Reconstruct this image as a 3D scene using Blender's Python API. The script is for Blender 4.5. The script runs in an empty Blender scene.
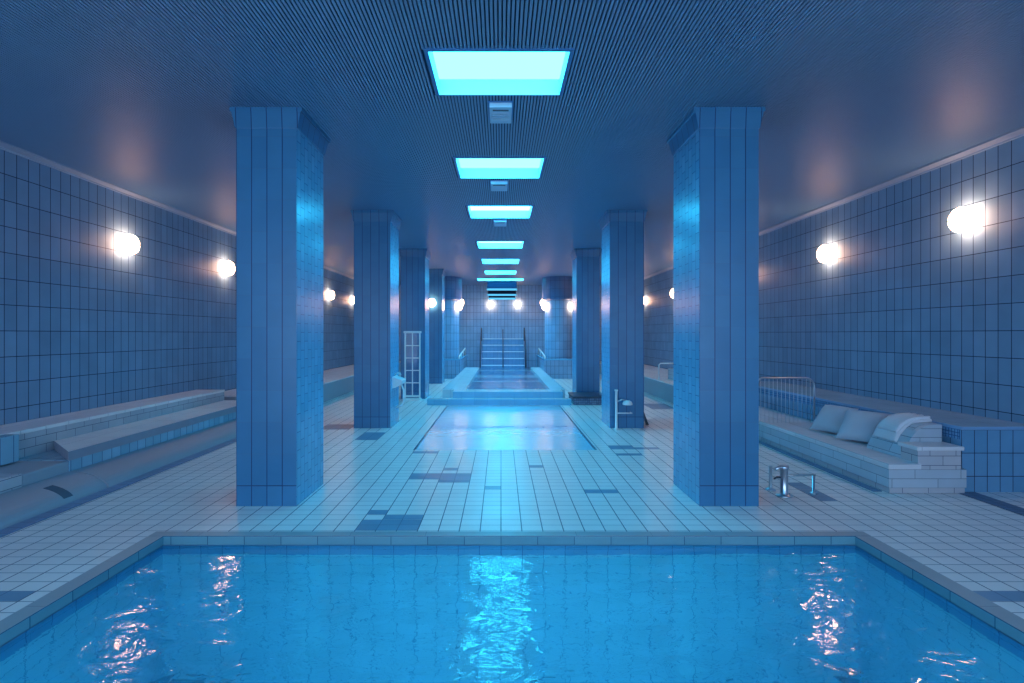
import bpy, bmesh, math, random
from mathutils import Vector, Matrix
random.seed(7)
C = bpy.context.scene.collection
S = bpy.context.scene

# ---------------------------------------------------------------- camera, world, exposure
CAMH = 1.60
cam = bpy.data.cameras.new('camera'); camo = bpy.data.objects.new('camera', cam); C.objects.link(camo)
camo.location = (0, 0, CAMH); camo.rotation_euler = (math.pi/2, 0, 0)
cam.sensor_width = 36; cam.lens = 18.0
cam.shift_x = 11/1024; cam.shift_y = -7.5/1024
cam.clip_start = .05; cam.clip_end = 200
S.camera = camo
w = bpy.data.worlds.new('world'); S.world = w; w.use_nodes = True
w.node_tree.nodes['Background'].inputs[0].default_value = (.38, .52, .70, 1)
w.node_tree.nodes['Background'].inputs[1].default_value = 1.6
S.view_settings.view_transform = 'Standard'; S.view_settings.look = 'None'
S.view_settings.exposure = 1.48; S.view_settings.gamma = 1; S.view_settings.use_curve_mapping = False
S.cycles.use_denoising = True
S.cycles.max_bounces = 10; S.cycles.diffuse_bounces = 5; S.cycles.glossy_bounces = 4
S.cycles.transparent_max_bounces = 12
S.cycles.caustics_reflective = False; S.cycles.caustics_refractive = False
S.cycles.sample_clamp_indirect = 4.0

SKY_COL, SKY_STR = (.025, .40, .64), 7.6      # the lit ceiling panels
LAMP_COL, LAMP_STR = (1.0, .53, .33), 12.0   # the globe lamps
F = 512.0
def fl(px, py, z=0.0):                        # floor coordinates read off the plan of the hall
    d = F*(CAMH-z)/(py-334); return ((px-501)*d/F, d)

# ---------------------------------------------------------------- materials
def nt(name):
    m = bpy.data.materials.new(name); m.use_nodes = True
    return m, m.node_tree, m.node_tree.nodes['Principled BSDF']
def plain(name, col, rough=.5, metal=0, noise=.0, spec=.5, scale=8):
    m, t, b = nt(name)
    b.inputs['Base Color'].default_value = (*col, 1); b.inputs['Roughness'].default_value = rough
    b.inputs['Metallic'].default_value = metal; b.inputs['Specular IOR Level'].default_value = spec
    tc = t.nodes.new('ShaderNodeTexCoord'); n = t.nodes.new('ShaderNodeTexNoise'); n.inputs['Scale'].default_value = scale
    n.inputs['Detail'].default_value = 4
    t.links.new(tc.outputs['Object'], n.inputs['Vector'])
    mx = t.nodes.new('ShaderNodeMix'); mx.data_type = 'RGBA'
    mx.inputs['A'].default_value = (*[c*(1-noise) for c in col], 1)
    mx.inputs['B'].default_value = (*[min(1, c*(1+noise)) for c in col], 1)
    t.links.new(n.outputs['Fac'], mx.inputs['Factor']); t.links.new(mx.outputs['Result'], b.inputs['Base Color'])
    return m
def tile(name, c1, c2, mort, wd, ht, ms=.0028, off=0.0, uo=0, vo=0, swap=False, rough=.25, bump=.25,
         heavy=None, heavy_w=.0035, wob=.02, spec=.5, dark_mark=None, roughvar=0, blot=.15):
    m, t, b = nt(name)
    uv = t.nodes.new('ShaderNodeUVMap'); uv.uv_map = 'uv'
    mp = t.nodes.new('ShaderNodeMapping'); mp.inputs['Location'].default_value = (uo, vo, 0)
    if swap: mp.inputs['Rotation'].default_value = (0, 0, math.pi/2)
    t.links.new(uv.outputs[0], mp.inputs[0])
    br = t.nodes.new('ShaderNodeTexBrick'); br.offset = off; br.squash = 1
    br.inputs['Scale'].default_value = 1
    br.inputs['Color1'].default_value = (*c1, 1); br.inputs['Color2'].default_value = (*c2, 1)
    br.inputs['Mortar'].default_value = (*mort, 1)
    br.inputs['Brick Width'].default_value = wd; br.inputs['Row Height'].default_value = ht
    br.inputs['Mortar Size'].default_value = ms; br.inputs['Mortar Smooth'].default_value = .1
    t.links.new(mp.outputs[0], br.inputs['Vector'])
    col = br.outputs['Color']; fac = br.outputs['Fac']
    if heavy:
        b2 = t.nodes.new('ShaderNodeTexBrick'); b2.offset = 0; b2.squash = 1
        b2.inputs['Scale'].default_value = 1
        for k in ('Color1', 'Color2'): b2.inputs[k].default_value = (0, 0, 0, 1)
        b2.inputs['Mortar'].default_value = (1, 1, 1, 1)
        b2.inputs['Brick Width'].default_value = wd; b2.inputs['Row Height'].default_value = 99
        b2.inputs['Mortar Size'].default_value = heavy_w; b2.inputs['Mortar Smooth'].default_value = .1
        t.links.new(mp.outputs[0], b2.inputs['Vector'])
        mx = t.nodes.new('ShaderNodeMix'); mx.data_type = 'RGBA'
        t.links.new(b2.outputs['Fac'], mx.inputs['Factor']); t.links.new(col, mx.inputs['A'])
        mx.inputs['B'].default_value = (*heavy, 1); col = mx.outputs['Result']
    nz = t.nodes.new('ShaderNodeTexNoise'); nz.inputs['Scale'].default_value = 3.0; nz.inputs['Detail'].default_value = 5
    t.links.new(mp.outputs[0], nz.inputs['Vector'])
    m2 = t.nodes.new('ShaderNodeMix'); m2.data_type = 'RGBA'; m2.blend_type = 'MULTIPLY'
    m2.inputs['Factor'].default_value = 1
    rp = t.nodes.new('ShaderNodeMapRange'); rp.inputs['To Min'].default_value = 1-blot; rp.inputs['To Max'].default_value = 1+blot*.9
    t.links.new(nz.outputs['Fac'], rp.inputs['Value'])
    t.links.new(col, m2.inputs['A']); t.links.new(rp.outputs[0], m2.inputs['B'])
    t.links.new(m2.outputs['Result'], b.inputs['Base Color'])
    b.inputs['Specular IOR Level'].default_value = spec
    b.inputs['Roughness'].default_value = rough
    if roughvar:
        n3 = t.nodes.new('ShaderNodeTexNoise'); n3.inputs['Scale'].default_value = .9; n3.inputs['Detail'].default_value = 3
        t.links.new(mp.outputs[0], n3.inputs['Vector'])
        r3 = t.nodes.new('ShaderNodeMapRange'); r3.inputs['From Min'].default_value = .35; r3.inputs['From Max'].default_value = .65
        r3.inputs['To Min'].default_value = max(.04, rough-roughvar); r3.inputs['To Max'].default_value = rough+roughvar
        t.links.new(n3.outputs['Fac'], r3.inputs['Value']); t.links.new(r3.outputs[0], b.inputs['Roughness'])
    inv = t.nodes.new('ShaderNodeMath'); inv.operation = 'MULTIPLY_ADD'
    inv.inputs[1].default_value = -1; t.links.new(fac, inv.inputs[0])
    n2 = t.nodes.new('ShaderNodeTexNoise'); n2.inputs['Scale'].default_value = 9; t.links.new(mp.outputs[0], n2.inputs['Vector'])
    ad = t.nodes.new('ShaderNodeMath'); ad.operation = 'MULTIPLY'; ad.inputs[1].default_value = wob*20
    t.links.new(n2.outputs['Fac'], ad.inputs[0]); t.links.new(ad.outputs[0], inv.inputs[2])
    bp = t.nodes.new('ShaderNodeBump'); bp.inputs['Strength'].default_value = bump; bp.inputs['Distance'].default_value = .004
    t.links.new(inv.outputs[0], bp.inputs['Height']); t.links.new(bp.outputs[0], b.inputs['Normal'])
    return m
def emit(name, col, st):
    m = bpy.data.materials.new(name); m.use_nodes = True; t = m.node_tree; t.nodes.clear()
    e = t.nodes.new('ShaderNodeEmission'); o = t.nodes.new('ShaderNodeOutputMaterial')
    e.inputs[0].default_value = (*col, 1); e.inputs[1].default_value = st; t.links.new(e.outputs[0], o.inputs[0]); return m
def water(name, tint, sc, dist, stretch=(1, 1, 1), base=.06, ior=1.33, strength=1.0, refr=False):
    m = bpy.data.materials.new(name); m.use_nodes = True; t = m.node_tree; t.nodes.clear()
    o = t.nodes.new('ShaderNodeOutputMaterial'); tr = t.nodes.new('ShaderNodeBsdfRefraction' if refr else 'ShaderNodeBsdfTransparent'); gl = t.nodes.new('ShaderNodeBsdfGlossy')
    tr.inputs[0].default_value = (*tint, 1); gl.inputs['Roughness'].default_value = base; gl.inputs[0].default_value = (1, 1, 1, 1)
    fr = t.nodes.new('ShaderNodeFresnel'); fr.inputs['IOR'].default_value = ior
    mx = t.nodes.new('ShaderNodeMixShader')
    tc = t.nodes.new('ShaderNodeTexCoord'); mp = t.nodes.new('ShaderNodeMapping'); mp.inputs['Scale'].default_value = stretch
    t.links.new(tc.outputs['Object'], mp.inputs[0])
    n1 = t.nodes.new('ShaderNodeTexNoise'); n1.inputs['Scale'].default_value = sc; n1.inputs['Detail'].default_value = 3
    n1.inputs['Distortion'].default_value = .6
    t.links.new(mp.outputs[0], n1.inputs['Vector'])
    bp = t.nodes.new('ShaderNodeBump'); bp.inputs['Strength'].default_value = strength; bp.inputs['Distance'].default_value = dist
    t.links.new(n1.outputs['Fac'], bp.inputs['Height'])
    if refr: tr.inputs['IOR'].default_value = ior; tr.inputs['Roughness'].default_value = .0; t.links.new(bp.outputs[0], tr.inputs['Normal'])
    for n in (gl, fr): t.links.new(bp.outputs[0], n.inputs['Normal'])
    ge = t.nodes.new('ShaderNodeNewGeometry'); sb = t.nodes.new('ShaderNodeMath'); sb.operation = 'SUBTRACT'; sb.inputs[0].default_value = 1
    t.links.new(ge.outputs['Backfacing'], sb.inputs[1]); mu = t.nodes.new('ShaderNodeMath'); mu.operation = 'MULTIPLY'
    t.links.new(fr.outputs[0], mu.inputs[0]); t.links.new(sb.outputs[0], mu.inputs[1])
    t.links.new(mu.outputs[0], mx.inputs[0]); t.links.new(tr.outputs[0], mx.inputs[1]); t.links.new(gl.outputs[0], mx.inputs[2])
    t.links.new(mx.outputs[0], o.inputs[0]); return m

TW, TH = .148, .295
CEIL = 3.70
M = {}
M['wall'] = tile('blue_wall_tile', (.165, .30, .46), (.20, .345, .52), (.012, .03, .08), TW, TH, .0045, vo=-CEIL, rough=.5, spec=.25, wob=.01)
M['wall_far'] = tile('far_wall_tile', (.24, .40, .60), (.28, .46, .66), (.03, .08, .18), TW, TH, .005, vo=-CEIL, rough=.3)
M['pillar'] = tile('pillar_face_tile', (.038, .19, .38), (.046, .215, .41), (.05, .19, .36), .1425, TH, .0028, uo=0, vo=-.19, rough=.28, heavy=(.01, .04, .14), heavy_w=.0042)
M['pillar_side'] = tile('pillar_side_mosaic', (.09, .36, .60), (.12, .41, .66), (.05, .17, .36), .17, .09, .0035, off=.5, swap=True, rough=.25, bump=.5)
M['floor'] = tile('white_floor_tile', (.84, .79, .79), (.89, .84, .84), (.14, .20, .28), .170, .1225, .0035, rough=.34, spec=.42, bump=.3, heavy=(.03, .07, .14), heavy_w=.0045, roughvar=.06, wob=.015, blot=.05)
M['floor_dark'] = tile('dark_and_shadow_floor_tile', (.16, .29, .43), (.21, .35, .50), (.08, .15, .26), .170, .1225, .0035, rough=.32, spec=.4, wob=.01)
M['gutter'] = tile('gutter_tile', (.13, .24, .42), (.16, .28, .46), (.04, .08, .18), .30, .12, .003, rough=.3)
M['drain'] = tile('drain_strip_tile', (.10, .15, .26), (.13, .19, .3), (.03, .06, .12), .12, .05, .004, rough=.35)
M['bench'] = tile('bench_brick_tile', (.42, .46, .54), (.50, .52, .58), (.08, .11, .19), .26, .095, .003, off=.5, rough=.4)
M['bench_top'] = tile('bench_top_tile', (.82, .80, .82), (.88, .86, .86), (.35, .38, .44), .30, .60, .0025, rough=.3)
M['seat_tile'] = tile('seat_tile', (.60, .64, .70), (.66, .70, .76), (.28, .33, .42), .42, .30, .0025, rough=.35)
M['strip'] = tile('blue_strip_tile', (.22, .42, .58), (.30, .52, .68), (.06, .14, .28), .14, .30, .004, rough=.22)
M['dark_mark'] = plain('bench_dark_patch', (.09, .14, .20), .85, spec=.1)
M['render'] = plain('smooth_grey_render', (.30, .36, .44), .5, noise=.05, scale=2)
M['rim'] = plain('dull_rim_render', (.28, .31, .40), .45, noise=.08)
M['mosaic'] = tile('blue_mosaic', (.12, .30, .55), (.16, .38, .64), (.04, .12, .28), .035, .035, .004, rough=.25)
M['coping'] = tile('coping_top_stone', (.30, .36, .42), (.34, .40, .45), (.16, .2, .26), .60, .60, .002, rough=.4)
M['coping_face'] = tile('coping_face_tile', (.12, .36, .50), (.16, .42, .56), (.03, .14, .26), .29, .30, .003, rough=.25)
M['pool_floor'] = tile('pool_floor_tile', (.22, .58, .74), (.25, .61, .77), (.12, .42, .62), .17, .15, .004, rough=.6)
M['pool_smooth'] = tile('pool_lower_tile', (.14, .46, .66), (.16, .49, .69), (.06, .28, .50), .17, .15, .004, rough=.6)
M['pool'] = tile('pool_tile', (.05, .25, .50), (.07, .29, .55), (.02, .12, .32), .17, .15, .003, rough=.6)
M['ceil'] = plain('ceiling_slat_metal', (.17, .33, .52), .5, metal=0, spec=.6)
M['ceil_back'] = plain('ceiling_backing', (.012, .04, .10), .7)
M['cornice'] = plain('ceiling_margin', (.34, .44, .58), .4)
M['well'] = plain('panel_well', (.45, .80, .88), .5)
M['wellrim'] = plain('panel_rim', (.05, .22, .50), .4)
M['sky'] = emit('lit_ceiling_panel', SKY_COL, SKY_STR)
M['sky_far'] = emit('lit_trough', (.10, .5, .85), .45)
M['trough'] = plain('trough_casing', (.003, .012, .035), .8, spec=.1)
M['sky2'] = emit('lit_ceiling_panel_far', SKY_COL, SKY_STR*2.0)
M['lamp'] = emit('lamp_globe', LAMP_COL, LAMP_STR)
M['steel'] = plain('brushed_steel', (.62, .70, .78), .28, metal=1)
M['white'] = plain('white_enamel', (.78, .86, .90), .3)
M['dark'] = plain('dark_metal', (.03, .05, .09), .4)
M['vent'] = plain('vent_plastic', (.40, .62, .78), .45)
M['cloth'] = plain('pale_blue_cloth', (.46, .54, .64), .9, noise=.06, spec=.1)
M['towel'] = plain('pale_towel', (.66, .72, .80), .95, noise=.05, spec=.1, scale=60)
M['shallow'] = tile('pale_basin_floor', (.50, .78, .90), (.53, .80, .92), (.38, .68, .84), 1.3, 1.98, .004, vo=-.3, rough=.3)
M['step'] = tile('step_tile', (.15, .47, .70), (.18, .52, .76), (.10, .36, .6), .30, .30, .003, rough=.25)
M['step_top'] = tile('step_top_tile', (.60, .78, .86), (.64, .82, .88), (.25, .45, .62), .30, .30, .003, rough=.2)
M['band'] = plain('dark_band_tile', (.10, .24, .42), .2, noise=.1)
M['water'] = water('pool_water', (.70, .95, 1.0), 4.6, .012, (1, 1.5, 1), .07, refr=True)
M['water_flat'] = water('shallow_water', (.93, .98, 1.0), 3, .004, (1, 1, 1), .28, 1.18)
M['glass'] = water('blue_glass', (.80, .92, .98), 2, .0005, (1, 1, 1), .02, 1.45)

# ---------------------------------------------------------------- mesh helpers
class MB:
    def __init__(s): s.v = []; s.f = []; s.m = []; s.smooth = []
    def quad(s, pts, mi=0, sm=False):
        n = len(s.v); s.v += [tuple(p) for p in pts]; s.f.append(tuple(range(n, n+len(pts)))); s.m.append(mi); s.smooth.append(sm)
    def box(s, x0, x1, y0, y1, z0, z1, mi=0, skip='', bev=0):
        if bev > 0:
            b = min(bev, (x1-x0)/2.01, (y1-y0)/2.01, (z1-z0)/2.01)
            bm = bmesh.new(); bmesh.ops.create_cube(bm, size=1)
            bmesh.ops.scale(bm, vec=(x1-x0, y1-y0, z1-z0), verts=bm.verts)
            bmesh.ops.translate(bm, vec=((x0+x1)/2, (y0+y1)/2, (z0+z1)/2), verts=bm.verts)
            bmesh.ops.bevel(bm, geom=bm.edges[:], offset=b, segments=2, affect='EDGES', profile=.6)
            s.addbm(bm, mi); bm.free(); return
        P = [(x0,y0,z0),(x1,y0,z0),(x1,y1,z0),(x0,y1,z0),(x0,y0,z1),(x1,y0,z1),(x1,y1,z1),(x0,y1,z1)]
        for k, q in (('b',(3,2,1,0)),('t',(4,5,6,7)),('n',(0,1,5,4)),('e',(1,2,6,5)),('f',(2,3,7,6)),('w',(3,0,4,7))):
            if k not in skip: s.quad([P[i] for i in q], mi)
    def addbm(s, bm, mi=0, sm=False):
        n = len(s.v); bm.verts.index_update()
        s.v += [tuple(v.co) for v in bm.verts]
        for f in bm.faces:
            s.f.append(tuple(n+v.index for v in f.verts)); s.m.append(mi); s.smooth.append(sm)
    def prism(s, prof, y0, y1, mi=0, sm=False, cap=0):          # prof: (x,z) anticlockwise seen from the camera side
        n = len(prof)
        for i in range(n):
            a, b = prof[i], prof[(i+1) % n]
            s.quad([(b[0],y0,b[1]), (b[0],y1,b[1]), (a[0],y1,a[1]), (a[0],y0,a[1])][::-1], mi, sm)
        s.quad([(p[0],y0,p[1]) for p in prof], cap); s.quad([(p[0],y1,p[1]) for p in reversed(prof)], cap)
    def tube(s, pts, r, seg=10, mi=0, caps=True):
        pts = [Vector(p) for p in pts]; rings = []
        up = None
        for i, p in enumerate(pts):
            t = ((pts[min(i+1, len(pts)-1)]-pts[max(i-1, 0)])).normalized()
            if up is None:
                up = Vector((0,0,1)) if abs(t.z) < .9 else Vector((1,0,0))
            a = t.cross(up).normalized(); b = a.cross(t).normalized(); up = b
            rr = r[i] if isinstance(r, (list, tuple)) else r
            n = len(s.v)
            s.v += [tuple(p + a*rr*math.cos(2*math.pi*k/seg) + b*rr*math.sin(2*math.pi*k/seg)) for k in range(seg)]
            rings.append(n)
        for i in range(len(rings)-1):
            for k in range(seg):
                k2 = (k+1) % seg
                s.f.append((rings[i]+k, rings[i]+k2, rings[i+1]+k2, rings[i+1]+k)); s.m.append(mi); s.smooth.append(True)
        if caps:
            s.f.append(tuple(rings[0]+k for k in reversed(range(seg)))); s.m.append(mi); s.smooth.append(False)
            s.f.append(tuple(rings[-1]+k for k in range(seg))); s.m.append(mi); s.smooth.append(False)
    def lathe(s, prof, c=(0,0,0), seg=32, mi=0, sm=True):        # prof: (r,z)
        n = len(s.v)
        for r, z in prof:
            s.v += [(c[0]+r*math.cos(2*math.pi*k/seg), c[1]+r*math.sin(2*math.pi*k/seg), c[2]+z) for k in range(seg)]
        for i in range(len(prof)-1):
            for k in range(seg):
                k2 = (k+1) % seg
                s.f.append((n+i*seg+k, n+i*seg+k2, n+(i+1)*seg+k2, n+(i+1)*seg+k)); s.m.append(mi); s.smooth.append(sm)
    def build(s, name, mats, parent=None, round_uv=None, recalc=True):
        me = bpy.data.meshes.new(name); me.from_pydata(s.v, [], s.f)
        for m in (mats if isinstance(mats, (list, tuple)) else [mats]): me.materials.append(M[m])
        me.polygons.foreach_set('material_index', s.m); me.polygons.foreach_set('use_smooth', s.smooth)
        bm = bmesh.new(); bm.from_mesh(me)
        bmesh.ops.remove_doubles(bm, verts=bm.verts, dist=1e-5)
        if recalc: bmesh.ops.recalc_face_normals(bm, faces=bm.faces)
        bm.to_mesh(me); bm.free()
        uv = me.uv_layers.new(name='uv')
        for p in me.polygons:
            nx, ny, nz = (abs(c) for c in p.normal)
            for li in p.loop_indices:
                x, y, z = me.vertices[me.loops[li].vertex_index].co
                if round_uv and nz < .9:
                    a = math.atan2(y-round_uv[1], x-round_uv[0])
                    ca = math.atan2(p.center.y-round_uv[1], p.center.x-round_uv[0])
                    while a-ca > math.pi: a -= 2*math.pi
                    while ca-a > math.pi: a += 2*math.pi
                    uv.data[li].uv = (a*round_uv[2], z)
                elif nz >= nx and nz >= ny: uv.data[li].uv = (x, y)
                elif nx > ny: uv.data[li].uv = (y, z)
                else: uv.data[li].uv = (x, z)
        o = bpy.data.objects.new(name, me); C.objects.link(o)
        if parent: o.parent = parent
        return o
def localise(o, base):                       # geometry stated in hall coordinates, child of a thing standing at base
    o.data.transform(Matrix.Translation(-Vector(base))); return o
def thing(name, label, cat, loc=(0,0,0), group=None, kind=None):
    o = bpy.data.objects.new(name, None); C.objects.link(o); o.location = loc; o.empty_display_size = .1
    tag(o, label, cat, group, kind); return o
def tag(o, label=None, cat=None, group=None, kind=None):
    if label: o['label'] = label
    if cat: o['category'] = cat
    if group: o['group'] = group
    if kind: o['kind'] = kind
    return o
def part(mb, name, mats, t, **k):
    o = mb.build(name, mats, t, **k)
    return localise(o, t.location)
def struct(mb, name, mats, label=None, cat=None):
    o = mb.build(name, mats); tag(o, label, cat, kind='structure'); return o
def dup(t, loc, label=None, group=None):
    r = t.copy(); C.objects.link(r); r.location = loc
    if label: r['label'] = label
    if group: r['group'] = group
    for ch in list(t.children):
        c = ch.copy(); C.objects.link(c); c.parent = r
        for g in list(ch.children):
            d = g.copy(); C.objects.link(d); d.parent = c
    return r

XL, XR = -5.60, 5.46
YB, YF = -4.0, 22.0
PX0, PX1, PY = -2.68, 2.81, 4.06            # inside of the pool coping
CX0, CX1, CY = -2.79, 2.93, 4.145           # outside of the coping
SX0, SX1, SY0, SY1 = -1.20, 1.31, 7.06, 11.5

# ---------------------------------------------------------------- floor with the pool and basin openings
f = MB()
for x0, x1, y0, y1 in ((CX0, CX1, YB, .09), (XL, CX0, YB, CY), (CX1, XR, YB, CY), (XL, XR, CY, SY0), (XL, SX0, SY0, SY1), (SX1, XR, SY0, SY1), (XL, XR, SY1, YF)):
    f.quad([(x0,y0,0), (x1,y0,0), (x1,y1,0), (x0,y1,0)])
TX, TY = .170, .1225
def patch(a, b):                             # darker tiles and painted shadows, snapped to the tile grid
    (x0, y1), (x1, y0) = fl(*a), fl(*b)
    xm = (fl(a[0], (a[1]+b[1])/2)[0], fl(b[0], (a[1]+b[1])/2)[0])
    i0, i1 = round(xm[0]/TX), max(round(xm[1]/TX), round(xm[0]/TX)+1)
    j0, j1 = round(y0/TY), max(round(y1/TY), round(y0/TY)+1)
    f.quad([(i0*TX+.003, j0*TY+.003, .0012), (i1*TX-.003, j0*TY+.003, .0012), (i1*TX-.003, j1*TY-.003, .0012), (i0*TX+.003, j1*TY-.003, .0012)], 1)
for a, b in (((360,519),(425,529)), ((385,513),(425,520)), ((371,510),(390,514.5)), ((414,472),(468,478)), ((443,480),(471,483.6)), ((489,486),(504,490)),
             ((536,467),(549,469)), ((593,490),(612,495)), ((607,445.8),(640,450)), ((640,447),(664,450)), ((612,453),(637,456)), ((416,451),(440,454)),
             ((-30,588),(28,597)), ((972,588),(1060,597)), ((354,433),(384,440)), ((790,484),(806,490)), ((800,489),(826,500)), ((322,424),(352,430)), ((448,467),(460,470)), ((646,404),(672,409))):  # includes shadows painted under the second left pillar and by the floor tap
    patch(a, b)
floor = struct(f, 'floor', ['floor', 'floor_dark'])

# walls
m = MB(); m.box(XL-.12, XL, YB, YF, 0, CEIL+.05); struct(m, 'wall_left', 'wall')
m = MB(); m.box(XR, XR+.12, YB, YF, 0, CEIL+.05); struct(m, 'wall_right', 'wall')
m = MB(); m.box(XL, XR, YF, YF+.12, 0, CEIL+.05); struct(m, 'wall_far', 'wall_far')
m = MB(); m.box(XL, XL+.16, YB, YF, CEIL-.012, CEIL+.04, bev=.008); m.box(XL, XL+.02, YB, YF, CEIL-.03, CEIL-.012); struct(m, 'trim_1', 'cornice')
m = MB(); m.box(XR-.16, XR, YB, YF, CEIL-.012, CEIL+.04, bev=.008); m.box(XR-.02, XR, YB, YF, CEIL-.03, CEIL-.012); struct(m, 'trim_2', 'cornice')
m = MB(); m.box(-4.06, -3.93, 2.0, 9.4, 0, .012, bev=.004); struct(m, 'trim_3', 'gutter')          # gutter band along the left bench
m = MB(); m.box(4.60, 4.78, -1.0, 5.17, 0, .006); struct(m, 'trim_4', 'drain')                     # drain line at the right
m = MB(); m.box(3.78, 3.87, 5.2, 9.5, 0, .008); struct(m, 'trim_5', 'gutter')

# ---------------------------------------------------------------- ceiling
LX0, LX1 = -.54, .51
lights = [(-2.9,-2.2), (-.8,-.1), (1.52,2.2), (3.80,4.48), (6.11,6.88), (8.39,9.24), (11.6,12.5), (14.35,15.25), (17.0,17.9)]
WIDE = (19.4, 20.1, -.9, .86)
cuts = [(a, b, LX0, LX1) for a, b in lights] + [WIDE]
m = MB(); y = YB
for a, b, x0, x1 in cuts:
    m.quad([(XL,y,CEIL+.022),(XR,y,CEIL+.022),(XR,a,CEIL+.022),(XL,a,CEIL+.022)])
    m.quad([(XL,a,CEIL+.022),(x0,a,CEIL+.022),(x0,b,CEIL+.022),(XL,b,CEIL+.022)])
    m.quad([(x1,a,CEIL+.022),(XR,a,CEIL+.022),(XR,b,CEIL+.022),(x1,b,CEIL+.022)])
    y = b
m.quad([(XL,y,CEIL+.022),(XR,y,CEIL+.022),(XR,YF,CEIL+.022),(XL,YF,CEIL+.022)])
def slat(xa, xb, ya, yb):
    z0, z1 = CEIL, CEIL+.022
    m.quad([(xa,ya,z0),(xb,ya,z0),(xb,yb,z0),(xa,yb,z0)], 1)
    m.quad([(xa,ya,z0),(xa,yb,z0),(xa,yb,z1),(xa,ya,z1)], 1)
    m.quad([(xb,ya,z0),(xb,yb,z0),(xb,yb,z1),(xb,ya,z1)], 1)
x = XL+.17
while x < XR-.18:
    xa, xb = x, x+.0175
    segs = [YB]
    for a, b, c0, c1 in cuts:
        if xb > c0-.03 and xa < c1+.03: segs += [a-.02, b+.02]
    segs.append(YF)
    for i in range(0, len(segs), 2): slat(xa, xb, segs[i], segs[i+1])
    x += .0285
o = m.build('ceiling', ['ceil_back', 'ceil'], recalc=False); tag(o, kind='structure')

names = ['behind the camera position, out of the picture'] * 3 + ['nearest', 'second nearest', 'third nearest', 'fourth', 'fifth', 'sixth']
def panel_light(a, b, x0, x1, label, zt=.13):
    t = thing('ceiling_light', label, 'ceiling light', ((x0+x1)/2, (a+b)/2, CEIL), 'lit cyan panels along the middle of the ceiling')
    q = MB(); z0, z1 = CEIL-.007, CEIL+zt
    q.quad([(x0,a,z0),(x1,a,z0),(x1,a,z1),(x0,a,z1)]); q.quad([(x0,b,z0),(x0,b,z1),(x1,b,z1),(x1,b,z0)])
    q.quad([(x0,a,z0),(x0,a,z1),(x0,b,z1),(x0,b,z0)]); q.quad([(x1,a,z0),(x1,b,z0),(x1,b,z1),(x1,a,z1)])
    part(q, 'well', 'well', t)
    q = MB(); r = .03; e = .006; x0 -= .003; x1 += .003; a -= .003; b += .003
    q.box(x0-r, x1+r, a-r, a, CEIL-e, CEIL+.03); q.box(x0-r, x1+r, b, b+r*.5, CEIL-e, CEIL+.03)
    q.box(x0-r, x0, a, b, CEIL-e, CEIL+.03); q.box(x1, x1+r, a, b, CEIL-e, CEIL+.03)
    part(q, 'frame', 'wellrim', t)
    x0 += .003; x1 -= .003; a += .003; b -= .003
    q = MB(); q.quad([(x0,a,z1),(x0,b,z1),(x1,b,z1),(x1,a,z1)]); part(q, 'light_panel', 'sky' if a < 7 else 'sky2', t, recalc=False)
ordn = ['', '', '', 'largest lit cyan ceiling panel, nearest to the viewer above the pool edge', 'second lit cyan ceiling panel from the viewer, between the front pillars',
        'third lit cyan ceiling panel from the viewer, last one with a vent box behind it', 'fourth lit cyan ceiling panel, first thin strip after the vent boxes',
        'fifth lit cyan ceiling panel, thin strip in the middle of the hall', 'sixth lit cyan ceiling panel, thin strip just before the widest far one']
for (a, b), lab in zip(lights, ordn):
    if lab == '': 
        lab = 'lit cyan ceiling panel over the pool behind the viewer'
    panel_light(a, b, LX0, LX1, lab)
panel_light(*WIDE, 'widest far lit ceiling panel, right above the stepped light troughs')

# vent boxes behind the first three panels
def vent(y0, y1, x0, x1, label):
    t = thing('ceiling_vent', label, 'ceiling vent', ((x0+x1)/2, y0, CEIL), 'small vent boxes on the ceiling')
    q = MB(); z = CEIL-.055
    q.box(x0, x1, y0, y1, z, CEIL-.001, bev=.008); part(q, 'housing', 'vent', t)
    q = MB(); q.box(x0-.012, x1+.012, y0-.012, y1+.012, CEIL-.012, CEIL-.0005); part(q, 'flange', 'wellrim', t)
    q = MB(); 
    q.box(x0+.03, x1-.03, y0+.05, y0+.075, z-.003, z+.004)
    part(q, 'slot', 'dark', t)
    q = MB()
    for k in range(4): q.box(x0+.02, x1-.02, y0+.11+k*.05, y0+.13+k*.05, z-.008, z+.002)
    part(q, 'louvre', 'vent', t)
vent(4.62, 4.98, -.105, .10, 'largest small vent box on the ceiling, just behind the nearest lit panel')
vent(6.98, 7.34, -.14, .09, 'middle small vent box on the ceiling, behind the second lit panel')
vent(9.36, 9.75, -.13, .10, 'farthest small vent box on the ceiling, behind the third lit panel')

# stepped light troughs by the far wall
for k, (y0, y1, zt, zb, hw, lab) in enumerate(((20.15, 20.6, 3.66, 3.39, .58, 'nearest and highest of the dark stepped light troughs before the far wall'),
                                    (20.75, 21.2, 3.42, 3.22, .57, 'middle one of the dark stepped light troughs before the far wall'),
                                    (21.35, 21.9, 3.30, 3.11, .55, 'lowest and farthest of the dark stepped light troughs, against the far wall'))):
    t = thing('light_trough', lab, 'ceiling light', (0, y0, zb), 'stepped light troughs by the far wall')
    q = MB(); q.box(-hw+.04, hw+.04, y0, y1, zb, zt, bev=.01)
    for s in (-1, 1): q.box(s*.4-.015, s*.4+.015, (y0+y1)/2-.015, (y0+y1)/2+.015, zt, CEIL+.02)
    part(q, 'housing', 'trough', t)
    q = MB(); q.box(-hw+.02, hw+.06, y0-.03, y1, zb-.04, zb-.001); part(q, 'light_strip', 'sky_far', t)

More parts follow.
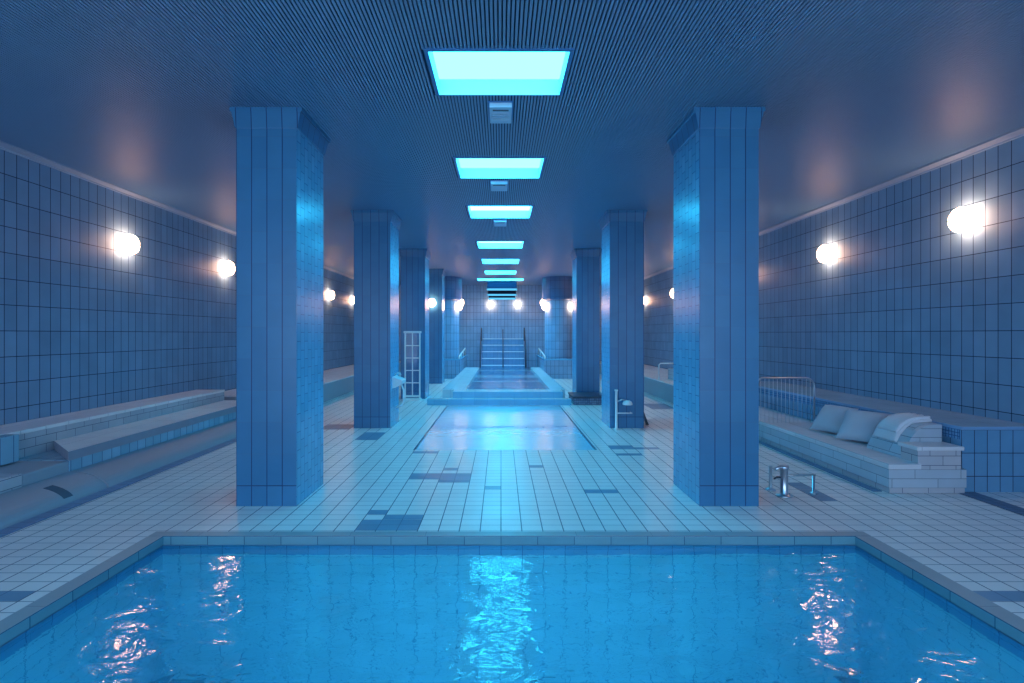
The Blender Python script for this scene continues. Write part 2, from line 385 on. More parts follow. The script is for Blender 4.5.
# ---------------------------------------------------------------- pillars
def pillar(x0, x1, y0, y1, inner, label, cap=True):
    t = thing('tiled_pillar', label, 'pillar', ((x0+x1)/2, (y0+y1)/2, 0), 'square tiled pillars in two rows')
    q = MB(); zt = CEIL-.19
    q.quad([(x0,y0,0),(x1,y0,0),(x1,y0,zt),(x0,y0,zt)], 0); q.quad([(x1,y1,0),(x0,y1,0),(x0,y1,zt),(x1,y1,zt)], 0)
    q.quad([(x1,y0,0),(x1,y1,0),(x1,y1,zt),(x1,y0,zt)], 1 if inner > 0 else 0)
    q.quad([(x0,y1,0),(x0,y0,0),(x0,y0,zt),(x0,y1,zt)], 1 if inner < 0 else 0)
    o = q.build('shaft', ['pillar', 'pillar_side'], t)
    # tile columns start at the pillar's own edge
    uvl = o.data.uv_layers['uv']
    for p in o.data.polygons:
        if abs(p.normal.y) > .5:
            for li in p.loop_indices: uvl.data[li].uv.x -= x0
    localise(o, t.location)
    q = MB(); e = .045
    def ring(d, z): return [(x0-d,y0-d*.3,z),(x1+d,y0-d*.3,z),(x1+d,y1+d,z),(x0-d,y1+d,z)]
    lv = [(0.004, zt), (.012, zt+.006), (.030, zt+.10), (.042, zt+.15), (.055, zt+.155), (.055, CEIL+.01)]
    for (d0, z0), (d1, z1) in zip(lv, lv[1:]):
        A, B = ring(d0, z0), ring(d1, z1)
        for k in range(4): q.quad([A[k], A[(k+1)%4], B[(k+1)%4], B[k]])
    A = ring(.004, zt); q.quad(A[::-1])
    o = q.build('capital', 'pillar', t)
    uvl = o.data.uv_layers['uv']
    for p in o.data.polygons:
        if abs(p.normal.y) > .5:
            for li in p.loop_indices: uvl.data[li].uv.x -= x0
    localise(o, t.location)
    return t
PD = .72
P1 = 4.757; P2 = 8.70; P3 = 12.62; P4 = 16.5
pillar(-2.46, -1.90, P1, P1+PD, 1, 'big blue tiled pillar nearest the viewer on the left')
pillar(1.845, 2.395, P1, P1+PD, -1, 'big blue tiled pillar nearest the viewer on the right')
pillar(-2.50, -1.88, P2, P2+PD, 1, 'second blue tiled pillar on the left, with the drinking fountain on its side')
pillar(1.85, 2.43, P2, P2+PD, -1, 'second blue tiled pillar on the right, with the foot shower before it')
pillar(-2.47, -1.87, P3, P3+PD, 1, 'third blue tiled pillar on the left, behind the white framed screen')
pillar(1.86, 2.43, P3, P3+PD, -1, 'third blue tiled pillar on the right, behind the low dark tiled box')
pillar(-2.44, -1.90, P4, P4+PD, 1, 'fourth and farthest square pillar on the left, beside the round column')

# round columns far back
def column(cx, label):
    t = thing('round_column', label, 'column', (cx, 19.2, 0), 'round tiled columns before the far wall')
    R = .54
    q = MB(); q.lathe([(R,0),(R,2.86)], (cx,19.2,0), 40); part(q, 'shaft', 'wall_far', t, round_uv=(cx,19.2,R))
    q = MB(); q.lathe([(R,2.85),(R+.08,2.86),(R+.10,2.9),(R+.10,CEIL+.01)], (cx,19.2,0), 40); q.lathe([(0.01,2.853),(R+.08,2.858)], (cx,19.2,0), 40)
    part(q, 'capital', 'mosaic_cap', t, round_uv=(cx,19.2,R))
M['mosaic_cap'] = tile('column_capital_tile', (.06, .14, .28), (.08, .17, .33), (.03, .07, .18), TW, TH, .005, rough=.35)
column(-2.10, 'round tiled column far back on the left')
column(2.18, 'round tiled column far back on the right')

# ---------------------------------------------------------------- wall lamps
def make_lamp(label, group):
    t = thing('wall_lamp', label, 'wall lamp', (0,0,0), group)
    bm = bmesh.new(); bmesh.ops.create_uvsphere(bm, u_segments=20, v_segments=12, radius=1)
    bmesh.ops.scale(bm, vec=(.115,.165,.172), verts=bm.verts); bmesh.ops.translate(bm, vec=(.115,0,0), verts=bm.verts)
    q = MB(); q.addbm(bm, 0, True); bm.free(); q.build('globe', 'lamp', t)
    q = MB(); n = 40
    ring = [(.115+.119*math.cos(2*math.pi*k/n), .170*math.sin(2*math.pi*k/n), 0) for k in range(n+1)]
    q.tube(ring, .0075, 6, caps=False); q.build('band', 'steel_warm', t)
    q = MB(); q.tube([(0.001,0,0),(.015,0,0),(.02,0,0)], [.06,.06,.045], 24); q.build('wall_plate', 'white', t)
    return t
M['steel_warm'] = plain('lamp_band', (.02, .012, .01), .6, spec=.1)
lamp0 = make_lamp('round glowing wall lamp on the left wall, nearest one and fully in view', 'glowing wall lamps')
LZ = 2.93
lamp0.location = (XL, 7.6, LZ); lamp0.scale = (.87,.87,.87)
L = []
def lamp(loc, rz, label, s=.87):
    o = dup(lamp0, loc, label); o.rotation_euler = (0,0,rz); o.scale = (s, s, s); return o
lamp((XL, 10.35, LZ), 0, 'round glowing wall lamp on the left wall, just left of the front left pillar')
lamp((XL, 12.9, LZ), 0, 'round glowing wall lamp on the left wall, hidden behind the front left pillar')
lamp((XL, 16.6, 2.86), 0, 'round glowing wall lamp on the left wall, seen between the two nearest left pillars')
lamp((XL, 19.2, 2.86), 0, 'farthest glowing wall lamp on the left wall, half cut off by the second left pillar')
lamp((XL, 1.8, LZ), 0, 'glowing wall lamp on the left wall beside the viewer')
for y, lab in ((5.96, 'largest glowing wall lamp, on the right wall near the right edge'), (8.48, 'second glowing wall lamp on the right wall, just right of the front right pillar'),
               (11.4, 'glowing wall lamp on the right wall, hidden behind the front right pillar'), (13.7, 'glowing wall lamp on the right wall, covered by the front right pillar'),
               (15.9, 'glowing wall lamp half hidden at the inner edge of the front right pillar'), (19.3, 'farthest glowing lamp on the right wall, beside the second right pillar'),
               (.8, 'glowing wall lamp on the right wall beside the viewer')):
    lamp((XR, y, LZ if y < 14 else 2.86), math.pi, lab)
lamp((-.43, YF, 2.86), -math.pi/2, 'left one of the two small glowing lamps on the far end wall', .75)
lamp((.72, YF, 2.86), -math.pi/2, 'right one of the two small glowing lamps on the far end wall', .75)
def col_lamp(cx, ang, z, lab):
    lamp((cx+.54*math.cos(ang), 19.2+.54*math.sin(ang), z), ang, lab, .75)
col_lamp(-2.10, math.radians(-25), 2.60, 'lower of two glowing lamps on the inner side of the far left round column')
col_lamp(-2.10, math.radians(12), 2.78, 'upper of two glowing lamps on the inner side of the far left round column')
col_lamp(2.18, math.radians(205), 2.60, 'lower of two glowing lamps on the inner side of the far right round column')
col_lamp(2.18, math.radians(168), 2.78, 'upper of two glowing lamps on the inner side of the far right round column')
col_lamp(2.18, math.radians(-45), 2.60, 'glowing lamp on the outer side of the far right round column')
lamp((-2.22, P4, 2.60), -math.pi/2, 'glowing lamp on the front of the farthest square left pillar', .75)

# ---------------------------------------------------------------- near swimming pool
WZ = -.078; PB = -2.25; PYN = .20
t = thing('swimming_pool', 'large blue swimming pool in the foreground with rippled water', 'swimming pool', (0, PY, 0))
q = MB()
q.quad([(PX0,PYN,PB),(PX1,PYN,PB),(PX1,PY,PB),(PX0,PY,PB)], 2)
loop = [(PX0,PY),(PX1,PY),(PX1,PYN),(PX0,PYN)]
for k in range(4):
    (ax, ay), (bx_, by_) = loop[k], loop[(k+1) % 4]
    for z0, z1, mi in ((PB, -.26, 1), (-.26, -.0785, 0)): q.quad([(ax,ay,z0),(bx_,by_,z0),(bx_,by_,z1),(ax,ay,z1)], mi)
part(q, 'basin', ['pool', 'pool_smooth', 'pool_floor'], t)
q = MB(); c = .012
q.box(CX0, CX1, PY-c, CY, -.068, .004, bev=.006); q.box(CX0, CX1, .09, PYN+c, -.068, .004, bev=.006); q.box(CX0, PX0+c, PYN+c, PY-c, -.068, .004, bev=.006); q.box(PX1-c, CX1, PYN+c, PY-c, -.068, .004, bev=.006)
o = part(q, 'coping', ['coping', 'coping_face'], t)
for p in o.data.polygons:
    if abs(p.normal.z) < .3: p.material_index = 1
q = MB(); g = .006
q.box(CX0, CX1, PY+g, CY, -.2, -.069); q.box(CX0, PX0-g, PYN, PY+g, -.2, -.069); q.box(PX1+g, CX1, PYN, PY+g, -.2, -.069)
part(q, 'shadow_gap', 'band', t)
# water: a closed body whose top carries real ripples
q = MB(); nx, ny = 110, 140
from mathutils import noise as NZ
def wave(x, y):
    edge = min(1, (x-PX0)/.1, (PX1-x)/.1, (PY-y)/.1)
    return WZ + .006*NZ.noise(Vector((x*1.6, y*2.2, 0))) + .003*NZ.noise(Vector((x*4.1+7, y*5.2, 3)))
e = .002
def gx(i): return PX0+e+(PX1-PX0-2*e)*i/nx
def gy(j): return PYN+e+(PY-PYN-2*e)*j/ny
n0 = len(q.v)
for j in range(ny+1):
    for i in range(nx+1): q.v.append((gx(i), gy(j), wave(gx(i), gy(j))))
for j in range(ny):
    for i in range(nx):
        a = n0+j*(nx+1)+i; q.f.append((a, a+1, a+nx+2, a+nx+1)); q.m.append(0); q.smooth.append(True)
part(q, 'water', 'water', t, recalc=False)
# unseen fill lamps added in the near pool wall to brighten the water
M['fill_lens'] = emit('pool_fill_lamp_lens', (.15, .60, .80), 185)
for px_, py_, dx, dy, lab in ((-.28, PYN, 0, 1, 'left added underwater fill lamp, unseen in the near pool wall'), (.42, PYN, 0, 1, 'right added underwater fill lamp, unseen in the near pool wall')):
    u = thing('pool_fill_lamp', lab, 'added fill lamp', (px_, py_, -1.35), 'added underwater fill lamps in the near pool wall')
    def at_(d, z=-1.35): return (px_+dx*d, py_+dy*d, z)
    r_ = MB(); r_.tube([at_(.002), at_(.03)], [.15,.13], 24); part(r_, 'housing', 'steel', u)
    r_ = MB(); r_.tube([at_(.03), at_(.036)], [.12,.11], 24); part(r_, 'lens', 'fill_lens', u)

# ---------------------------------------------------------------- shallow basin in the middle
t = thing('shallow_basin', 'pale blue shallow rectangular water basin set flush in the middle of the deck', 'basin', (0, 9.3, 0))
q = MB(); z = -.05
q.quad([(SX0,SY0,z),(SX1,SY0,z),(SX1,SY1,z),(SX0,SY1,z)])
q.quad([(SX0,SY0,z),(SX0,SY1,z),(SX0,SY1,0),(SX0,SY0,0)]); q.quad([(SX1,SY0,z),(SX1,SY1,z),(SX1,SY1,0),(SX1,SY0,0)])
q.quad([(SX0,SY0,z),(SX1,SY0,z),(SX1,SY0,0),(SX0,SY0,0)]); q.quad([(SX0,SY1,z),(SX1,SY1,z),(SX1,SY1,0),(SX0,SY1,0)])
part(q, 'basin_floor', 'shallow', t)
q = MB()
q.box(SX0-.012, SX0, SY0, SY1, -.02, .003); part(q, 'edge_strip', 'gutter', t)
q = MB(); q.box(SX1, SX1+.012, SY0, SY1, -.02, .003); part(q, 'edge_strip', 'gutter', t)
q = MB(); q.box(SX0, SX1, 9.0, 9.03, z, -.012); part(q, 'divider', 'step', t)
q = MB(); q.quad([(SX0,SY0,-.006),(SX1,SY0,-.006),(SX1,SY1,-.006),(SX0,SY1,-.006)]); part(q, 'water', 'water_flat', t, recalc=False)

# ---------------------------------------------------------------- raised pool with two steps
t = thing('raised_pool', 'raised far pool with two blue steps in front and striped basin', 'pool', (0, 11.5, 0))
RX0, RX1 = -1.10, 1.42; RZ = .28; RY0 = 11.72; RY1 = 20.3
q = MB(); q.box(-1.66, 1.58, SY1, RY0, 0, .135, 0, bev=.006)
o = part(q, 'step', ['step', 'step_top'], t)
q = MB()
q.box(RX0, RX1, RY0, RY0+.5, 0, RZ, bev=.006)
o2 = part(q, 'step', ['step', 'step_top'], t)
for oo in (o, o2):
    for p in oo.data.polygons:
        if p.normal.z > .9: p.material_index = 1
q = MB(); q.box(RX0-.3, RX0+.25, RY0+.5, RY1, 0, RZ, bev=.006); q.box(RX1-.25, RX1+.11, RY0+.5, RY1, 0, RZ, bev=.006)
part(q, 'border', 'step_top', t)
q = MB(); q.box(RX0+.25, RX1-.25, RY0+.5, RY1, 0, RZ-.10); part(q, 'basin_floor', 'step_top', t)
for a, b in ((12.9,14.9), (15.5,16.3), (17.6,19.2)):
    q = MB(); q.box(RX0+.27, RX1-.27, a, b, RZ-.10, RZ-.07); part(q, 'lane_band', 'band', t)
q = MB(); q.quad([(RX0+.25,RY0+.5,RZ-.03),(RX1-.25,RY0+.5,RZ-.03),(RX1-.25,RY1,RZ-.03),(RX0+.25,RY1,RZ-.03)]); part(q, 'water', 'water_rip', t, recalc=False) if 'water_rip' in M else None
if 'water_rip' not in M:
    M['water_rip'] = water('far_water', (.85, .95, 1), 5, .03, (1, 1.5, 1), .08); part(q, 'water', 'water_rip', t, recalc=False)

# low flanking walls with handrails
for s, x0, x1, lab, rl in ((-1, -3.3, -1.47, 'low blue tiled parapet left of the far stairs', 'pale handrail sloping along the left parapet by the far stairs'),
                       (1, 1.55, 3.3, 'low blue tiled parapet right of the far stairs', 'pale handrail sloping along the right parapet by the far stairs')):
    t = thing('parapet', lab, 'low wall', ((x0+x1)/2, 18.6, 0), 'low walls flanking the far stairs')
    xi = x1 if s < 0 else x0; xo = x0 if s < 0 else x1; xw = xi + s*.08
    def Lshape(g, z0, z1):
        P = [(xo,18.3-g),(xi-s*g,18.3-g),(xi-s*g,YF-.01),(xw,YF-.01),(xw,18.6),(xo,18.6)]
        if s > 0: P = P[::-1]
        r_ = MB(); n = len(P)
        for k in range(n):
            a, b = P[k], P[(k+1)%n]; r_.quad([(a[0],a[1],z0),(b[0],b[1],z0),(b[0],b[1],z1),(a[0],a[1],z1)])
        for z in (z0, z1):
            r_.quad([(P[k][0],P[k][1],z) for k in (0,1,4,5)]); r_.quad([(P[k][0],P[k][1],z) for k in (1,2,3,4)])
        return r_
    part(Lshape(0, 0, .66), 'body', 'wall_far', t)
    part(Lshape(.02, .66, .70), 'capstone', 'step', t)
    xi = x1 if s < 0 else x0
    t = thing('handrail', rl, 'handrail', (xi, 18.6, .7), 'pale handrails on the far parapets')
    xr = xi + s*.03
    q = MB(); q.tube([(xr,18.4,.70),(xr,18.4,.76),(xr,18.5,.80),(xr+s*.0,19.8,.90),(xr-s*.0,21.4,1.0),(xr,21.5,.97),(xr,21.5,.70)], .028, 8); part(q, 'rail', 'white', t)
    for y in (19.3, 20.4):
        q = MB(); q.tube([(xr,y,.70),(xr,y,.84 if y < 20 else .90)], .015, 8); part(q, 'post', 'white', t)

# far stairs
t = thing('staircase', 'tiled stair with pale nosings against the far end wall', 'stairs', (.08, 20.3, 0))
SXa, SXb = -.78, .94
q = MB(); q2 = MB(); rise = .26
for k in range(5):
    z = RZ + (k+1)*rise - .2; y = 20.32+k*.33
    q.box(SXa, SXb, y, YF-.005, 0 if k == 0 else z-rise, z)
    q2.box(SXa, SXb, y-.03, y+.05, z, z+.03, bev=.006)
part(q, 'tread_block', 'step_dark', t) if 'step_dark' in M else None
if 'step_dark' not in M:
    M['step_dark'] = tile('stair_riser_tile', (.10, .28, .50), (.13, .33, .56), (.05, .15, .3), .15, .13, .004, rough=.3); part(q, 'tread_block', 'step_dark', t)
part(q2, 'nosing', 'white', t)
for x, lab in ((SXa-.04, 'dark handrail on the left side of the far stairs'), ((SXa+SXb)/2, 'dark handrail up the middle of the far stairs'), (SXb+.04, 'dark handrail on the right side of the far stairs')):
    t = thing('handrail', lab, 'handrail', (x, 20.2, .28), 'dark handrails of the far stairs')
    q = MB(); q.tube([(x,20.2,RZ),(x,20.2,.95),(x,20.25,1.0),(x,21.6,1.85 if x != (SXa+SXb)/2 else 1.75),(x,21.7,1.8),(x,21.7,1.3)], .022, 8); part(q, 'rail', 'dark', t)

# ---------------------------------------------------------------- left bench
t = thing('tiled_bench', 'long two-tier tiled bench with grey front along the left wall', 'bench', (-4.8, 5.4, 0))
BY0, BY1, BS = 3.0, 9.4, 5.33
q = MB(); q.box(XL+.001, -5.08, BY0, BY1, 0, .54); part(q, 'backrest', 'bench', t)
q = MB(); q.box(XL+.001, -5.065, BY0, BY1, .54, .58, bev=.01); part(q, 'ledge', 'bench_top', t)
q = MB(); P = [(-5.08,5.82),(-4.46,5.28),(-4.46,BY1),(-5.08,BY1)]
for k in range(4):
    (ax, ay), (cx, cy) = P[k], P[(k+1)%4]; q.quad([(ax,ay,.29),(cx,cy,.29),(cx,cy,.385),(ax,ay,.385)])
q.quad([(x,y,.29) for x, y in P][::-1]); q.quad([(x,y,.385) for x, y in P], 1)
part(q, 'seat_slab', ['rim', 'bench_top'], t)
SK = [(-5.0,0),(-4.05,0)] + [(-4.05-.36*(1-math.cos(a))-.04*a/1.57, .175*math.sin(a)) for a in [k*math.pi/20 for k in range(1,11)]] + [(-5.0,.175)]
q = MB(); q.prism(SK, BS-.03, BY1); part(q, 'base', 'render', t)
q = MB(); q.box(-5.08, -4.47, BS-.03, BY1, .175, .29); part(q, 'tile_strip', 'strip', t)
q = MB(); q.box(-5.075, -4.48, 4.78, 5.85, .10, .285, bev=.02); part(q, 'low_shelf', 'render', t)
q = MB(); q.prism([(x-.02, z*.98) for x, z in SK], BY0, BS-.03); part(q, 'skirt', 'render', t)
q = MB(); q.prism([(x-.017, z*.98+.002) for x, z in SK[3:9]]+[(-4.40,.12),(-4.40,.05)], 4.80, 4.90); part(q, 'dark_patch', 'dark_mark', t)['label'] = 'dark patch low on the bench front'  # short darker strip following the skirt profile
q = MB(); q.box(-5.075, -4.47, BY0, 4.78, .10, .30, bev=.012); part(q, 'near_shelf', 'bench', t)
q = MB(); q.box(-5.08, -4.93, BY0, 5.24, .30, .575, bev=.006); part(q, 'end_block', 'strip', t)

t = thing('tiled_plinth', 'plain pale grey tiled plinth along the left wall, seen between the left pillars', 'plinth', (-4.9, 9.5, 0))
q = MB(); q.box(XL+.001, -4.15, 9.6, 21.9, 0, .42, bev=.01); part(q, 'body', 'render', t)
q = MB(); q.box(XL+.001, -4.13, 9.6, 21.9, .42, .445, bev=.006); part(q, 'top', 'bench_top', t)
t = thing('tiled_plinth', 'plain pale grey tiled plinth along the right wall, seen between the right pillars', 'plinth', (4.9, 10, 0))
q = MB(); q.box(3.95, XR-.001, 10.2, 21.9, 0, .42, bev=.01); part(q, 'body', 'render', t)
q = MB(); q.box(3.93, XR-.001, 10.2, 21.9, .42, .445, bev=.006); part(q, 'top', 'bench_top', t)
q = MB(); q.box(4.3, 4.9, 12.6, 13.2, .445, .72, bev=.01); o = q.build('tiled_block', 'bench'); tag(o, 'small grey block standing on the right plinth between the right pillars', 'block')
t = thing('handrail', 'thin pale rail above the right plinth, seen between the right pillars', 'handrail', (4.2, 12, .445))
q = MB(); q.tube([(3.98,12.9,.445),(3.98,12.9,.82),(4.02,12.9,.86),(5.35,12.9,.86),(5.4,12.9,.82),(5.4,12.9,.445)], .018, 8); part(q, 'rail', 'white', t)

# ---------------------------------------------------------------- right ledge and bench
t = thing('tiled_ledge', 'blue tiled ledge box along the right wall behind the cushions', 'ledge', (5.0, 5.2, 0))
q = MB(); q.box(4.66, XR-.001, 5.18, 10.1, 0, .63); part(q, 'body', 'ledge', t) if 'ledge' in M else None
if 'ledge' not in M:
    M['ledge'] = tile('ledge_face_tile', (.105, .29, .49), (.135, .33, .54), (.012, .03, .09), .13, .235, .004, uo=-4.66, vo=-.63, rough=.3); part(q, 'body', 'ledge', t)
q = MB(); q.box(4.645, XR-.001, 5.165, 10.1, .63, .665, bev=.008)
q2 = MB(); q2.box(4.652, 4.66, 5.2, 10.1, .53, .63); part(q2, 'mosaic_band', 'mosaic', t)
o = part(q, 'top', ['step_blue', 'ledge_top'], t) if 'step_blue' in M else None
if o is None:
    M['step_blue'] = plain('blue_edge', (.18, .36, .60), .3); M['ledge_top'] = tile('ledge_top_tile', (.30, .44, .56), (.34, .48, .60), (.2, .28, .4), .3, .3, .003); o = part(q, 'top', ['step_blue', 'ledge_top'], t)
for p in o.data.polygons:
    if p.normal.z > .7: p.material_index = 1

t = thing('tiled_bench', 'low pale tiled bench on the right carrying the cushions and the towel', 'bench', (4.2, 5.2, 0))
BX0, BX1, RB0, RB1 = 3.88, 4.655, 5.12, 9.6
q = MB(); q.box(BX0+.02, BX1, RB0+.02, RB1, 0, .06); part(q, 'plinth', 'bench', t)
q = MB(); q.box(BX0, BX1, RB0, RB1, .06, .245); part(q, 'base', 'bench_pale', t) if 'bench_pale' in M else None
if 'bench_pale' not in M:
    M['bench_pale'] = tile('bench_front_tile', (.40, .50, .60), (.46, .56, .66), (.13, .19, .28), .46, .092, .003, off=.5, vo=-.06, rough=.35); part(q, 'base', 'bench_pale', t)
q = MB(); q.box(BX0-.012, 4.2, RB0-.012, RB1, .245, .305, bev=.014); q.box(4.2, BX1, 5.32, RB1, .245, .305, bev=.014); part(q, 'seat_slab', 'seat_tile', t)
prof = [(4.17,.30),(4.19,.36),(4.23,.44),(4.28,.52),(4.335,.585),(4.40,.63),(4.47,.65),(4.57,.655),(4.60,.655),(4.60,.30)]
q = MB(); q.prism(prof, 5.34, 5.84); part(q, 'backrest', 'bench_pale', t)
q = MB(); q.box(4.17, 4.60, RB0, 5.34, .245, .435); part(q, 'armrest', 'bench', t)
q = MB(); q.box(4.15, 4.625, RB0-.015, 5.36, .435, .475, bev=.008); part(q, 'armrest_cap', 'seat_tile', t)

# towel draped over the backrest
def off(prof, d):
    out = []
    for i, (x, z) in enumerate(prof):
        a = prof[max(0, i-1)]; b = prof[min(len(prof)-1, i+1)]
        tx, tz = b[0]-a[0], b[1]-a[1]; l = math.hypot(tx, tz)
        out.append((x - tz/l*d, z + tx/l*d))
    return out
base = [(4.232,.44),(4.28,.52),(4.335,.585),(4.40,.63),(4.47,.65),(4.57,.657),(4.615,.657)]
t = thing('towel', 'folded pale towel draped over the rounded bench back on the right', 'towel', (4.35, 5.7, .5))
def sheet(d0, d1, y0, y1, b):
    o_, i_ = off(b, d1), off(b, d0)
    q = MB(); n = 10; pr = i_[::-1]
    rows = []
    prof = o_ + i_[::-1]
    k = len(prof)
    for j in range(n+1):
        y = y0+(y1-y0)*j/n; w_ = .006*math.sin(j*1.9)
        rows.append([(x+w_*.5, y + .008*math.sin(i*1.3), z+(w_ if i < len(o_) else 0)) for i, (x, z) in enumerate(prof)])
    for j in range(n):
        for i in range(k):
            i2 = (i+1) % k
            q.quad([rows[j][i], rows[j][i2], rows[j+1][i2], rows[j+1][i]], 0, True)
    q.quad(rows[0], 0); q.quad(rows[-1][::-1], 0)
    return q
part(sheet(.004, .03, 5.48, 5.80, base), 'lower_fold', 'towel', t)
part(sheet(.031, .055, 5.50, 5.78, base[1:]), 'upper_fold', 'towel', t)

# cushions
def cushion(loc, rz, tilt, w_, h_, th, label, roll=0):
    t = thing('cushion', label, 'cushion', loc, 'pale blue cushions on the right bench')
    t.rotation_euler = (tilt, roll, rz)
    q = MB(); n = 18
    def P(i, j, s):
        u, v = -1+2*i/n, -1+2*j/n
        pin = 1-.07*(1-abs(u)**2*.0)*(0) 
        ex = 1-.05*math.cos(v*math.pi/2)*abs(u)**3; ey = 1-.05*math.cos(u*math.pi/2)*abs(v)**3
        prof = max(0, (1-abs(u)**3))**.55*max(0, (1-abs(v)**3))**.55
        sag = .012*NZ.noise(Vector((u*1.7+loc[0]*9, v*1.7, s*2+loc[1])))*prof*4*th
        return (u*w_/2*ex, s*th/2*prof+sag, h_/2+v*h_/2*ey)
    for s in (-1, 1):
        for i in range(n):
            for j in range(n):
                q.quad([P(i,j,s),P(i+1,j,s),P(i+1,j+1,s),P(i,j+1,s)], 0, True)
    q.build('cover', 'cloth', t)
    q = MB(); rim = []
    for k in range(n): rim.append(P(k,0,0))
    for k in range(n): rim.append(P(n,k,0))
    for k in range(n): rim.append(P(n-k,n,0))
    for k in range(n+1): rim.append(P(0,n-k,0))
    q.tube(rim, .0045, 6, caps=False); q.build('piping', 'cloth', t)
    return t
# local: width along X, face along -Y, height along Z; turned so the width runs along the bench
cushion((4.22, 6.06, .335), math.radians(-54), math.radians(-47), .47, .46, .19, 'nearer pale blue cushion leaning beside the draped towel')
cushion((4.22, 6.66, .335), math.radians(-66), math.radians(-47), .43, .44, .19, 'farther pale blue cushion leaning next to the thin bar screen')

# thin bar screen across the bench
t = thing('bar_screen', 'thin bar screen with rounded pale frame crossing the right bench behind the cushions', 'railing', (4.0, 7.3, 0))
q = MB(); yy = 7.45; x0, x1, zt = 3.72, 4.56, .96
pts = [(x0,yy,0),(x0,yy,zt-.1)] + [(x0+.1-.1*math.cos(a), yy, zt-.1+.1*math.sin(a)) for a in [k*math.pi/10 for k in range(1,6)]]
pts += [(x1-.12+.12*math.sin(a), yy, zt-.12+.12*math.cos(a)) for a in [k*math.pi/10 for k in range(0,6)]] + [(x1,yy,.305)]
q.tube(pts, .012, 8); part(q, 'frame', 'steel', t)
for k in range(1, 14):
    x = x0+(x1-x0)*k/14; q = MB(); q.tube([(x,yy,.0 if x < 3.86 else .305),(x,yy,zt-.005)], .0032, 6); part(q, 'bar', 'steel', t)

# ---------------------------------------------------------------- small fittings
def FB(px, py): return fl(px, py)
# floor tap by the front right pillar
x, y = FB(784, 496)
t = thing('floor_tap', 'short thick steel tap column standing on the deck right of the front right pillar', 'tap', (x, y, 0))
q = MB(); q.lathe([(.0,.0),(.075,.0),(.075,.012),(.05,.018),(.036,.03),(.036,.27),(.045,.275),(.045,.30),(.0,.305)], (x,y,0), 20); part(q, 'column', 'steel', t)
q = MB(); q.tube([(x,y,.285),(x-.06,y-.02,.29),(x-.10,y-.03,.27)], .016, 8); part(q, 'spout', 'steel', t)
q = MB(); q.tube([(x,y,.18),(x-.07,y,.185),(x-.10,y,.17)], .010, 8); part(q, 'lever', 'dark', t)
x2, y2 = FB(770.5, 490)
t = thing('tap_post', 'thin steel post standing between the front right pillar and the floor tap', 'post', (x2, y2, 0))
q = MB(); q.lathe([(.0,0),(.05,0),(.05,.01),(.02,.02),(.016,.04),(.016,.24),(.022,.245),(.0,.25)], (x2,y2,0), 14); part(q, 'pole', 'steel', t)
x3, y3 = FB(813.5, 493.5)
t = thing('low_rail', 'low thin steel rail on one post, right of the floor tap', 'rail', (x3, y3, 0))
q = MB(); q.lathe([(.0,0),(.035,0),(.035,.008),(.012,.015),(.012,.19),(.0,.192)], (x3,y3,0), 12); part(q, 'post', 'steel', t)
q = MB(); q.tube([(x3+.02,y3,.187),(x+.08,y+.02,.20),(x+.04,y+.02,.20)], .009, 8); part(q, 'bar', 'steel', t)

# foot shower in front of the second right pillar
y = P2-.10; x = (616.3-501)*y/F
t = thing('foot_shower', 'white foot shower on a pole in front of the second right pillar', 'shower', (x, y, 0))
q = MB(); q.lathe([(0,0),(.05,0),(.05,.012),(.022,.02),(.022,.64),(.03,.645),(.03,.665),(0,.67)], (x,y,0), 14); part(q, 'pole', 'white', t)
q = MB(); q.tube([(x,y,.46),(x+.09,y-.02,.50),(x+.17,y-.03,.485)], .012, 8); part(q, 'arm', 'steel', t)
q = MB(); q.lathe([(.0,.06),(.04,.055),(.07,.035),(.085,.0),(.08,-.015),(.0,-.015)], (x+.18,y-.03,.43), 20); part(q, 'shower_head', 'white', t)
q = MB(); q.tube([(x,y,.27),(x+.26,y,.27)], .011, 8); q.tube([(x+.26,y,.27),(x+.26,y+.09,.27)], .011, 8); part(q, 'foot_bar', 'white', t)

# dark board beside the second right pillar
x, y = 2.50, 10.1
t = thing('leaning_board', 'narrow dark board leaning on the outer side of the second right pillar', 'board', (x, y, 0))
q = MB(); bx = [(2.435,8.95,0),(2.60,8.95,0),(2.575,8.97,.03)]
q.prism([(2.56,0),(2.60,0),(2.475,.33),(2.435,.33)], 9.0, 9.06); part(q, 'panel', 'dark', t)
q = MB(); q.prism([(2.435,.33),(2.475,.33),(2.478,.345),(2.435,.345)], 8.995, 9.065); part(q, 'edge', 'wellrim', t)

# drinking fountain on the second left pillar
x, y = -1.88, 9.05
t = thing('drinking_fountain', 'small white drinking fountain on the inner side of the second left pillar', 'fountain', (x, y, .78))
q = MB(); q.prism([(x,.66),(x+.05,.67),(x+.15,.72),(x+.17,.79),(x+.155,.80),(x,.86)], 8.85, 9.22); part(q, 'basin', 'white', t)
q = MB(); q.tube([(x+.005,9.05,.88),(x+.06,9.05,.92),(x+.10,9.05,.90),(x+.11,9.05,.87)], .011, 8); part(q, 'spout', 'steel', t)
q = MB(); q.tube([(x+.10,9.15,.70),(x+.14,9.15,.60),(x+.14,9.15,.40),(x+.11,9.15,.32),(x+.005,9.15,.30)], .016, 8); part(q, 'drain_pipe', 'white', t)

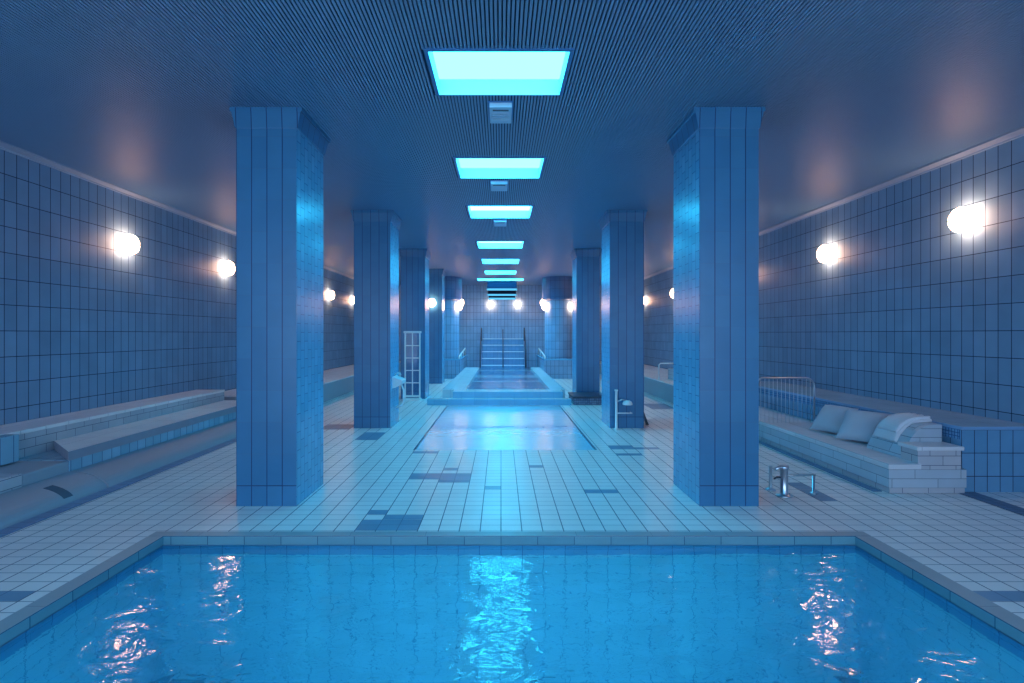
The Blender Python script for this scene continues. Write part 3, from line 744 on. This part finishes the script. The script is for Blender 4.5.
# white framed screen before the third left pillar
y = 12.35; x0, x1 = (404.4-501)*y/F, (420.2-501)*y/F
t = thing('framed_screen', 'white framed glass screen with two columns of panes before the third left pillar', 'screen', ((x0+x1)/2, y, 0))
q = MB(); zt = 1.62
q.box(x0, x0+.03, y, y+.05, .05, zt); q.box(x1-.03, x1, y, y+.05, .05, zt); q.box(x0-.02, x1+.02, y-.01, y+.06, zt, zt+.05, bev=.006); q.box(x0+.03, x1-.03, y, y+.05, .08, .12)
part(q, 'frame', 'white', t)
q = MB(); q.box(x0, x1+.02, y-.06, y+.11, 0, .05, bev=.012); part(q, 'foot', 'white', t)
q = MB(); xm = (x0+x1)/2; q.box(xm-.011, xm+.011, y+.01, y+.04, .12, zt)
for k in range(1, 5): zz = .12+(zt-.12)*k/5; q.box(x0+.03, x1-.03, y+.012, y+.038, zz-.011, zz+.011)
part(q, 'glazing_bar', 'white', t)
q = MB(); q.box(x0+.03, x1-.03, y+.022, y+.028, .12, zt); part(q, 'pane', 'glass', t)
x, y = FB(423.3, 395)
t = thing('deck_post', 'small white post on a cross foot beside the white framed screen', 'post', (x, y, 0))
q = MB(); q.lathe([(0,0),(.02,0),(.02,.22),(.028,.225),(0,.25)], (x,y,0), 12); part(q, 'pole', 'white', t)
q = MB(); q.tube([(x-.09,y,.012),(x+.09,y,.012)], .012, 8); q.tube([(x,y-.09,.012),(x,y+.09,.012)], .012, 8); part(q, 'foot', 'white', t)

# low dark tiled box by the third right pillar
t = thing('tiled_box', 'low dark mosaic box with a dark rail before the third right pillar', 'box', (2.0, 11.9, 0))
q = MB(); q.box(1.64, 2.38, 11.55, 12.4, 0, .16); part(q, 'body', 'darkmos', t) if 'darkmos' in M else None
if 'darkmos' not in M:
    M['darkmos'] = tile('dark_mosaic', (.10, .16, .28), (.20, .28, .42), (.04, .07, .14), .05, .05, .004, rough=.2); part(q, 'body', 'darkmos', t)
q = MB(); q.box(1.62, 2.42, 11.5, 12.42, .16, .19, bev=.006); part(q, 'lid', 'dark', t)
q = MB(); q.tube([(2.3,11.7,.19),(2.3,11.7,.26)], .05, 12); part(q, 'knob', 'rim', t)
